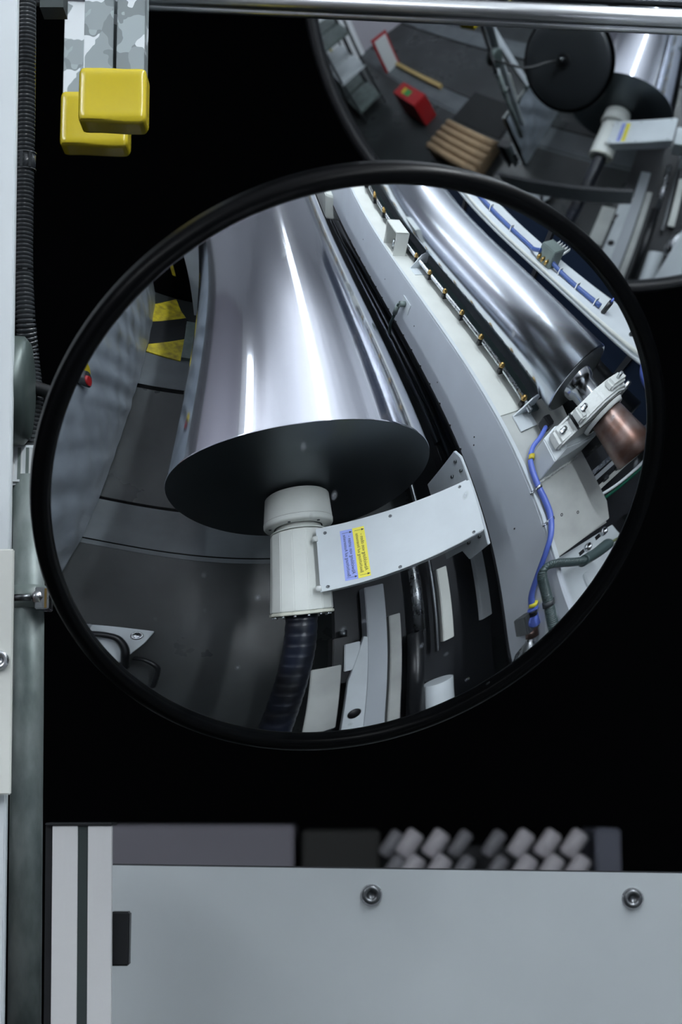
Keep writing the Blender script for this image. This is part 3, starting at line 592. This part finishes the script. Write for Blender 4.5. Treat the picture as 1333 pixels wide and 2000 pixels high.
for k in range(5): cy('pin', M(0.755+k*0.027, -1.66, 0.60), M(0.755+k*0.027, -1.73, 0.612), 0.007, mPaper, mf, seg=10)
for k in range(3): cy('fitting', M(0.77+k*0.04, -1.56, 0.58), M(0.77+k*0.04, -1.535, 0.575), 0.010, mBrass, mf, seg=12)
for s_ in (0.22, -0.02):
    t = thing('cable_plug', 'dark blue cable plug on the white rail, ' + ('upper one' if s_ > 0 else 'lower one near the mirror rim'), 'plug', M(s_, -1.6, 0.552), 'dark plugs on the white rail')
    cy('plug_body', M(s_, -1.60, 0.552), M(s_-0.01, -1.60, 0.60), 0.016, mBlackS, t, seg=14); b = B(); tube(b, spline([M(s_-0.01, -1.60, 0.60), M(s_, -1.66, 0.64), M(s_-0.02, -1.76, 0.60)], 6), 0.006, 10); obj('lead', b, mBlueB, t)
gw = thing('dark_glass_guard', 'dark blue tinted machine guard beyond the white rail', 'guard', M(2, -2.4, 0.3))
bx('tinted_sheet', (-1.0, -2.62, -0.2), (6.0, -2.60, 1.7), mat('dark blue tinted sheet', (0.010, 0.016, 0.030), 0.12), gw)
for s_ in (0.1, 1.6, 3.2): bx('guard_post', (s_, -2.60, -0.2), (s_+0.06, -2.56, 1.7), mDark, gw)
bx('guard_top_rail', (-1.0, -2.66, 1.70), (6.0, -2.56, 1.76), mWhite, gw)

# ---- spray nozzle bar
NV, NU = -0.945, 0.335
nb = thing('nozzle_bar', 'dark bar with a row of brass nozzles along the steel roller', 'nozzle bar', M(1.3, NV, 0.3))
cy('bar_tube', M(0.0, NV-0.012, NU-0.012), M(5.0, NV-0.012, NU-0.012), 0.0125, mSteel, nb, seg=20)
bx('bar_backing', (0.0, NV-0.09, 0.30), (5.0, NV-0.02, 0.312), mHoseG, nb)
s_list = [0.069 + k*0.2325 for k in range(16)]
for s_ in s_list:
    if 1.80 < s_ < 2.05: continue
    b = B(); n = (UV*0.45 + UZ*0.9 - US*0.15).normalized(); q = M(s_, NV, NU); lathe(b, q, n, [(-0.012, 0.0125), (0.0, 0.0125), (0.004, 0.016), (0.014, 0.016), (0.016, 0.011), (0.026, 0.009), (0.028, 0)], 14); o = obj('nozzle', b, mBrass, nb)
    b = B(); box(b, (s_-0.022, NV-0.03, NU-0.035), (s_+0.004, NV+0.018, NU-0.006), TM, 0.003); obj('nozzle_clamp', b, mBlackS, o)
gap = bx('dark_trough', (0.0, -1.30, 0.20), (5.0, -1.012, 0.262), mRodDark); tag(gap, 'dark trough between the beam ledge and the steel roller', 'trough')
# brackets: at the near end and the box brackets halfway
for s_, lab, tall in ((0.03, 'white angle bracket at the near end of the nozzle bar', 0.09), (1.42, 'white angle bracket just before the white box bracket', 0.09)):
    t = thing('angle_bracket', lab, 'bracket', M(s_, -0.95, 0.27), 'angle brackets of the nozzle bar')
    bx('foot', (s_-0.09, -1.01, 0.27), (s_+0.01, -0.89, 0.277), mWhite, t, bev=0.001); prb = B(); prism(prb, [(s_, -0.89, 0.275), (s_, -1.02, 0.275), (s_, -1.02, 0.275+tall*1.05), (s_, -0.99, 0.275+tall*1.15), (s_, -0.96, 0.275+tall)], (0.008, 0, 0), TM, 0.001); obj('web', prb, mWhite, t)
t = thing('box_bracket', 'white open box bracket standing on the beam ledge halfway along', 'bracket', M(1.72, -0.87, 0.27))
for n_, lo, hi in (('side', (1.60, -0.92, 0.27), (1.61, -0.82, 0.42)), ('side', (1.80, -0.92, 0.27), (1.81, -0.82, 0.42)), ('top', (1.60, -0.92, 0.41), (1.81, -0.82, 0.42)), ('back', (1.60, -0.925, 0.27), (1.81, -0.915, 0.42))): bx('box_' + n_, lo, hi, mWhiteW, t, bev=0.002)
cy('locking_bolt', M(1.70, -0.86, 0.28), M(1.70, -0.86, 0.34), 0.012, mSteel, t, seg=14)

# ---- blue hose, plug and valve in front
hp = thing('blue_supply_hose', 'blue supply hose curving down the near end of the beam', 'hose', M(-0.5, -0.83, 0.2))
b = B(); tube(b, spline([M(-0.12, -0.985, 0.325), M(-0.15, -0.93, 0.32), M(-0.175, -0.875, 0.30), M(-0.236, -0.83, 0.296), M(-0.342, -0.818, 0.294), M(-0.431, -0.826, 0.292), M(-0.513, -0.826, 0.29), M(-0.59, -0.795, 0.292), M(-0.65, -0.776, 0.265), M(-0.73, -0.774, 0.205), M(-0.82, -0.776, 0.15), M(-0.90, -0.78, 0.135)], 10), 0.0125, 14); obj('hose_run', b, mBlue, hp)
bx('elbow_fitting', (-0.13, -1.03, 0.29), (-0.07, -0.985, 0.35), mBlackS, hp, bev=0.006)
for s_, v_, u_ in ((-0.36, -0.818, 0.294), (-0.53, -0.824, 0.288)):
    b = B(); cyl(b, M(s_-0.008, v_, u_), M(s_+0.008, v_, u_), 0.0148, seg=20); o = obj('hose_clamp', b, mSteel, hp); bolt('clamp_screw', M(s_, v_+0.03, 0.2745), UZ, 0.007, 0.006, mSteel, o); b = B(); box(b, (s_-0.007, v_+0.01, 0.2745), (s_+0.007, v_+0.038, 0.277), TM); obj('clamp_tab', b, mSteel, o)
b = B(); cyl(b, M(-0.225, -0.837, 0.298), M(-0.205, -0.85, 0.30), 0.0155, seg=16); obj('yellow_tag', b, mYelP, hp)
vl = thing('shutoff_valve', 'dark square valve with a round blue button at the lower end of the hose', 'valve', M(-0.96, -0.78, 0.08))
cy('yellow_ring', M(-0.885, -0.78, 0.140), M(-0.868, -0.78, 0.147), 0.0165, mYelL, vl, seg=20); cy('blue_ring', M(-0.905, -0.78, 0.136), M(-0.897, -0.78, 0.138), 0.020, mBlueB, vl, seg=20)
cy('upper_neck', M(-0.935, -0.78, 0.132), M(-0.90, -0.78, 0.138), 0.015, mRodDark, vl, seg=20)
bx('valve_body', (-1.008, -0.832, 0.07), (-0.915, -0.742, 0.130), mat('grey valve casting', (0.11, 0.12, 0.125), 0.4), vl, bev=0.004)
cy('blue_button', M(-0.962, -0.785, 0.129), M(-0.962, -0.785, 0.138), 0.033, mBlueB, vl, seg=32, bev=0.002)
cy('lower_neck', M(-1.04, -0.776, 0.11), M(-1.0, -0.78, 0.11), 0.022, mRust, vl, seg=20)
b = B(); lathe(b, M(-1.03, -0.775, 0.11), -US + UV*0.3 + UZ*-0.1, [(0, 0.017), (0.03, 0.018), (0.045, 0.03), (0.07, 0.045), (0.12, 0.055), (0.20, 0.055), (0.24, 0.03), (0.24, 0)], 40); obj('steel_cup', b, mSteel, vl)

cd = thing('conduit', 'dark green ribbed conduit curving across the bearing plate edge', 'conduit', M(-0.8, -0.9, 0.25))
b = B(); corrugated(b, [M(-1.02, -0.745, 0.235), M(-0.894, -0.750, 0.240), M(-0.810, -0.735, 0.255), M(-0.735, -0.705, 0.285), M(-0.710, -0.715, 0.30), M(-0.725, -0.763, 0.30), M(-0.781, -0.847, 0.30), M(-0.815, -0.90, 0.30)], 0.0175, 0.0075, 0.002, 20); obj('ribbed_tube', b, mHoseG, cd)
b = B(); tube(b, spline([M(-0.812, -0.895, 0.30), M(-0.826, -0.971, 0.30), M(-0.830, -1.04, 0.30)], 6), 0.025, 18); obj('coupling', b, mHoseG, cd)
b = B(); tube(b, spline([M(-0.83, -1.04, 0.30), M(-0.846, -1.154, 0.295), M(-0.82, -1.35, 0.27)], 6), 0.006, 10); obj('cable', b, mat('olive cable', (0.13, 0.15, 0.07), 0.5), cd)
b = B(); cyl(b, M(-0.90, -0.750, 0.239), M(-0.875, -0.748, 0.243), 0.0205, seg=20); obj('cable_tie', b, mHose, cd)

# ---- dark rollers and rods in the slot between roll and beam
for v_, u_, r_, s0, m, lab in ((-0.93, -0.30, 0.05, -0.1, mRodDark, 'dark idler rod in the slot between roll and beam, the thicker one'), (-0.83, -0.22, 0.022, 0.3, mRodDark, 'thin dark rod in the slot close under the beam'), (-0.99, -0.42, 0.022, -0.2, mSteel, 'thin bright rod low in the slot between roll and beam')):
    tag(cy('idler_rod', M(s0, v_, u_), M(5.5, v_, u_), r_, m, None, seg=32), lab, 'rod')
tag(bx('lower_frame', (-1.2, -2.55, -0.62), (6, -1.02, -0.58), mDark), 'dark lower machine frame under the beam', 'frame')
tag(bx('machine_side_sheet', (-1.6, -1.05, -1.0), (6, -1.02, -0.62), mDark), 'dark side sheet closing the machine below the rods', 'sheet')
t = thing('end_housing', 'white guard housing with a window at the far end of the slot', 'housing', M(4.3, -0.8, -0.1))
bx('housing_body', (3.2, -0.99, -0.15), (3.9, -0.72, 0.02), mWhiteW, t, bev=0.01); cy('round_window', M(3.6, -0.85, 0.02), M(3.6, -0.85, 0.028), 0.07, mDark, t)

# ---- guide rails, lead screws and plates below the arm
u = -0.30
def strip(name, s0, s1, va, vb, m, lab, cat, u0=u, th=0.03, grp=None, bev=0.003): return tag(bx(name, (s0, va, u0-th), (s1, vb, u0), m, None, TM, bev), lab, cat, grp)
strip('guide_channel', -1.75, -0.40, -0.42, -0.335, mat('shaded grey rail paint', (0.40, 0.43, 0.46), 0.45), 'wide grey guide channel below the winding arm, left of the shiny rod', 'rail', th=0.06)  # channel in plain mid-grey paint
strip('guide_channel', -1.75, -0.60, -0.482, -0.432, mGreyW, 'narrower beige guide channel right beside the wide grey one', 'rail', th=0.08)
t = thing('slide_plate', 'tapering white plate with an oval hole left of the guide channels', 'plate', M(-1.0, -0.33, -0.3))
b = B(); prism(b, [(-0.69, -0.335, -0.295), (-0.68, -0.318, -0.295), (-0.94, -0.258, -0.295), (-1.24, -0.25, -0.295), (-1.7, -0.25, -0.295), (-1.7, -0.333, -0.295)], (0, 0, -0.02), TM, 0.002); obj('plate', b, mWhite, t)
b = B(); lathe(b, M(-1.155, -0.293, -0.2945), UZ, [(0, 0.026), (0.0006, 0.026), (0.0006, 0)], 32); obj('oval_hole', b, mInk, t)
strip('perforated_plate', -0.875, -0.705, -0.305, -0.242, mWhite, 'small white plate with four holes left of the slide plate', 'plate', th=0.012)
for k, (s_, v_) in enumerate(((-0.73, -0.26), (-0.85, -0.26), (-0.74, -0.29), (-0.855, -0.288))): pass
strip('guide_strip', -0.905, -0.42, -0.735, -0.680, mWhiteW, 'narrow white strip ending in mid air right of the lead screw cover', 'strip', th=0.03)
strip('guide_strip', -0.895, -0.42, -0.955, -0.895, mWhite, 'grey-white strip at the right below the carriage plate', 'strip', th=0.03)
strip('floor_plate', -1.20, -0.826, -0.23, -0.115, mGreyW, 'dull grey plate right of the black bellows hose', 'plate', th=0.012)
def screw(v_, s0, s1, lab, r=0.012):
    b = B(); pts = []; n = int((s1-s0)/0.007)
    tube(b, [M(s0 + (s1-s0)*k/(2*n), v_, u) for k in range(2*n+1)], r, 14, lambda i: r if i % 2 else r*0.72); tag(obj('lead_screw', b, mDarkSteel), lab, 'screw')
screw(-1.025, -1.7, -0.45, 'fine threaded screw at the far right below the beam')
screw(-0.648, -0.95, 0.15, 'fine threaded screw between the two narrow strips')
t = thing('shiny_guide_rod', 'bright steel guide rod between the beige channel and the screw', 'rod', M(-0.8, -0.56, u))
cy('rod', M(-0.76, -0.565, u), M(-0.3, -0.565, u), 0.022, mSteel, t); cy('rod_sleeve', M(-1.45, -0.55, u-0.01), M(-0.76, -0.55, u-0.01), 0.034, mBlackS, t)
tag(cy('white_cylinder', M(-1.8, -0.655, -0.31), M(-1.165, -0.655, -0.31), 0.062, mWhite, None, seg=48, bev=0.003), 'white cylinder end by the lower mirror rim', 'cylinder')
tag(bx('dark_carriage', (-1.75, -1.0, -0.42), (-0.02, -0.23, -0.38), mDark), 'black tray under the guide rails', 'tray')
t = thing('cable_box', 'black box with a cable gland beside the perforated plate', 'box', M(-0.8, -0.235, -0.38)); bx('box_body', (-0.95, -0.27, -0.38), (-0.66, -0.20, -0.315), mBlackS, t, bev=0.004); cy('gland', M(-0.66, -0.25, -0.34), M(-0.62, -0.25, -0.34), 0.015, mDarkSteel, t, seg=16)

# ---- guard panel covered in clear film
gp = thing('film_covered_guard', 'guard panel draped in wrinkled clear plastic film left of the foil roll', 'guard', M(1.2, 1.05, -1.0))
b = B(); prism(b, [(-0.36, 1.05, -1.0), (2.76, 1.05, -1.0), (2.76, 1.05, -0.08), (-0.36, 1.05, -0.08)], (0, 0.03, 0)); obj('guard_sheet', b, mGreen, gp)
b = B(); n1, n2 = 170, 50; rr_ = random.Random(3); grid = []
waves = [(rr_.uniform(2, 14), rr_.uniform(-16, 16), rr_.uniform(0, 6.3), rr_.uniform(0.3, 1)) for _ in range(16)]
for i in range(n1+1):
    row = []
    for j in range(n2+1):
        s_ = -0.36 + 3.12*i/n1; u_ = -0.985 + 0.93*j/n2
        h_ = sum(a/math.sqrt(abs(kx)+abs(kz)+1)*abs(math.sin(kx*s_*1.3 + kz*u_*0.8 + ph + 0.8*math.sin(3*s_+2*u_+ph)))**2 for kx, kz, ph, a in waves)
        edge = 0.35 + 0.65*min(1, (u_+1.0)/0.2)
        row.append(b.verts.new(M(s_ + 0.01*math.sin(u_*9), 1.030 - 0.020*h_*edge, u_)))
    grid.append(row)
for i in range(n1):
    for j in range(n2): f = b.faces.new([grid[i][j], grid[i+1][j], grid[i+1][j+1], grid[i][j+1]]); f.smooth = True
fo = obj('plastic_film', b, mat('milky plastic film', (0.29, 0.33, 0.37), 0.36, var=0.2, vscale=5, bump=0.45, bscale=7, stretch=(1.6, 1.0, 1.0)), gp)
es = thing('emergency_stop', 'yellow and dark ring button at the left mirror edge on the film', 'button', M(0.66, 1.0, -0.2))
cy('yellow_ring', M(0.735, 1.02, -0.180), M(0.735, 0.985, -0.180), 0.045, mYel, es); cy('dark_ring', M(0.690, 1.01, -0.195), M(0.690, 0.975, -0.195), 0.042, mHose, es); cy('red_cap', M(0.680, 0.98, -0.193), M(0.680, 0.968, -0.193), 0.026, mRed, es)

# ---- hazard striped kerb and dark column beyond
hz = thing('hazard_plate', 'yellow and black striped floor plate left of the foil roll', 'plate', M(2.2, 0.88, -1.0))
for name_, poly_, m in (('yellow_stripe', [(1.904, 1.02), (2.006, 1.015), (2.171, 0.735), (1.859, 0.735)], mYelP), ('black_stripe', [(2.006, 1.015), (2.317, 1.04), (2.501, 0.745), (2.171, 0.735)], mBlackS), ('yellow_stripe', [(2.317, 1.04), (2.57, 1.045), (2.771, 0.85), (2.60, 0.80), (2.501, 0.745)], mYelP)):
    b = B(); prism(b, [(a_, c_, -0.985) for a_, c_ in poly_], (0, 0, -0.013), TM, 0.001); obj(name_, b, m, hz)
co = thing('dark_column', 'black machine column with a yellow edge strip behind the striped floor plate', 'column', M(3.3, 0.8, -1.0))
bx('column_body', (2.80, 0.66, -1.0), (3.6, 1.03, -0.1), mVoid, co); bx('yellow_edge', (2.775, 0.81, -0.76), (2.80, 0.835, -0.60), mYelP, co)
tag(bx('grey_duct', (1.88, 0.62, -1.0), (2.42, 0.73, -0.96), mGreyPl), 'grey duct on the floor between the striped plate and the foil roll', 'duct')
tag(bx('white_pillar', (2.48, 0.53, -0.92), (2.56, 0.665, -0.2), mWhite), 'pale post left of the far part of the foil roll', 'pillar')

# ---- bearing foot and cables lower left
bf = thing('cast_bracket', 'white cast machine foot with a mounting hole, lower left in the mirror', 'foot', M(-0.7, 0.65, -0.6))
b = B(); prism(b, [(-0.613, 0.515, -0.9), (-0.60, 0.90, -0.9), (-0.90, 0.90, -0.9), (-0.86, 0.62, -0.9), (-0.697, 0.541, -0.9)], (0, 0, -0.03), TM, 0.004); obj('foot_plate', b, mWhite, bf)
b = B(); lathe(b, M(-0.655, 0.585, -0.8995), UZ, [(0, 0.028), (0.002, 0.028), (0.0022, 0.018), (0.0006, 0.017), (0.0006, 0)], 32); obj('mounting_hole', b, mSteel, bf)
bx('upright_block', (-0.655, 0.775, -0.90), (-0.60, 0.86, -0.83), mWhite, bf, bev=0.006); cy('bolt_head', M(-0.615, 0.81, -0.83), M(-0.615, 0.81, -0.81), 0.02, mSteel, bf, seg=6)
bx('foot_stem', (-0.9, 0.62, -1.0), (-0.70, 0.90, -0.93), mGreyPl, bf)
for pts, r_, lab in (([(-0.657, 0.76, -0.86), (-0.662, 0.702, -0.84), (-0.68, 0.65, -0.84), (-0.735, 0.608, -0.85), (-0.797, 0.589, -0.87), (-0.87, 0.58, -0.95)], 0.017, 'thick black cable looping over the machine foot'), ([(-0.809, 0.56, -0.93), (-0.817, 0.508, -0.9), (-0.856, 0.455, -0.9), (-0.9, 0.442, -0.92), (-1.0, 0.437, -0.97)], 0.012, 'thinner black cable right of the machine foot')):
    b = B(); tube(b, spline([M(*p) for p in pts], 8), r_, 14); tag(obj('black_cable', b, mBlackS), lab, 'cable')

# ================================================================== ROOM SIDE (seen blurred in the far mirror)
t = thing('bright_streak_panel', 'white panel added as a bright streak at the left end of the hall', 'door', M(-0.4, 5.95, -1.0))
bx('streak_panel_sheet', (-1.15, 5.90, -0.98), (0.1, 5.96, 1.6), mat('white for bright streak', (0.82, 0.84, 0.86), 0.4), t); bx('streak_panel_mark', (-0.75, 5.895, -0.5), (-0.70, 5.90, -0.3), mYelP, t)  # added white panel, stands in for bright light at the far mirror's edge
pt = thing('pallet', 'wooden pallet under the cardboard tubes on the hall floor', 'pallet', M(-0.45, 2.0, -1.0))
for k in range(5): bx('deck_board', (-0.86+k*0.12, 1.45, -0.90), (-0.77+k*0.12, 2.28, -0.88), mCard, pt)
for k in range(3): bx('runner', (-0.86, 1.45+k*0.365, -1.0), (-0.29, 1.55+k*0.365, -0.90), mCard, pt)
where = ('nearest the mirrors', 'second from the mirror side', 'middle one of the five', 'second from the rubber mat', 'nearest the rubber mat')
for k in range(5):
    o = cy('cardboard_tube', M(-0.80+k*0.117, 1.42, -0.822), M(-0.80+k*0.117, 2.3, -0.822), 0.057, mCard, None, seg=32)
    tag(o, 'brown cardboard tube on the pallet, ' + where[k], 'cardboard tube', 'cardboard tubes side by side on the pallet')
t = thing('red_cabinet', 'red cabinet with a small green screen standing on the hall floor', 'cabinet', M(-0.3, 2.9, -1.0))
bx('cabinet_body', (-0.50, 2.75, -1.0), (-0.22, 3.35, -0.55), mRed, t, bev=0.01); bx('green_screen', (-0.42, 3.0, -0.552), (-0.30, 3.12, -0.545), mat('green display', (0.02, 0.25, 0.06), 0.4), t); bx('yellow_mark', (-0.42, 3.13, -0.552), (-0.30, 3.2, -0.545), mYelP, t)
t = thing('notice_board', 'white notice board in a dark red frame on the hall side', 'board', M(0.2, 4.6, -0.7))
bx('board_sheet', (0.03, 4.58, -1.0), (0.34, 4.60, -0.30), mPaper, t); bx('board_frame', (-0.02, 4.60, -1.0), (0.39, 4.63, -0.25), mRed, t)
tag(bx('rubber_mat', (-0.15, 1.55, -1.0), (0.48, 2.45, -0.985), mMat, bev=0.004), 'black rubber mat on the hall floor beside the tubes', 'mat')
tag(bx('wooden_batten', (0.25, 3.1, -1.0), (0.33, 4.55, -0.93), mat('pine wood', (0.42, 0.30, 0.12), 0.6)), 'long pale wooden batten lying on the hall floor', 'batten')
for k, v_ in enumerate((3.9, 4.6)):
    t = thing('storage_rack', 'dark storage rack by the left wall, ' + ('nearer one' if k == 0 else 'farther one'), 'rack', M(-1.0, v_, -1.0), 'dark storage racks')
    for h_ in range(4): bx('shelf', (-1.15, v_, -0.8+h_*0.6), (-0.55, v_+0.6, -0.76+h_*0.6), mWhite if h_ % 2 else mGreyPl, t)
    for a_ in (0, 0.56): 
        for c_ in (-1.15, -0.59): bx('upright', (c_, v_+a_, -1.0), (c_+0.04, v_+a_+0.04, 1.2), mDark, t)
t = thing('slanted_brace', 'pale slanted brace rising from the guard panel', 'brace', M(0.13, 1.065, -0.08))
b = B(); prism(b, [(0.13, 1.05, -0.08), (0.20, 1.05, -0.08), (-0.15, 1.05, 0.95), (-0.22, 1.05, 0.95)], (0, 0.05, 0), TM, 0.004); obj('brace_bar', b, mWhite, t)

for o in ALL:
    if '_o' in o: del o['_o']
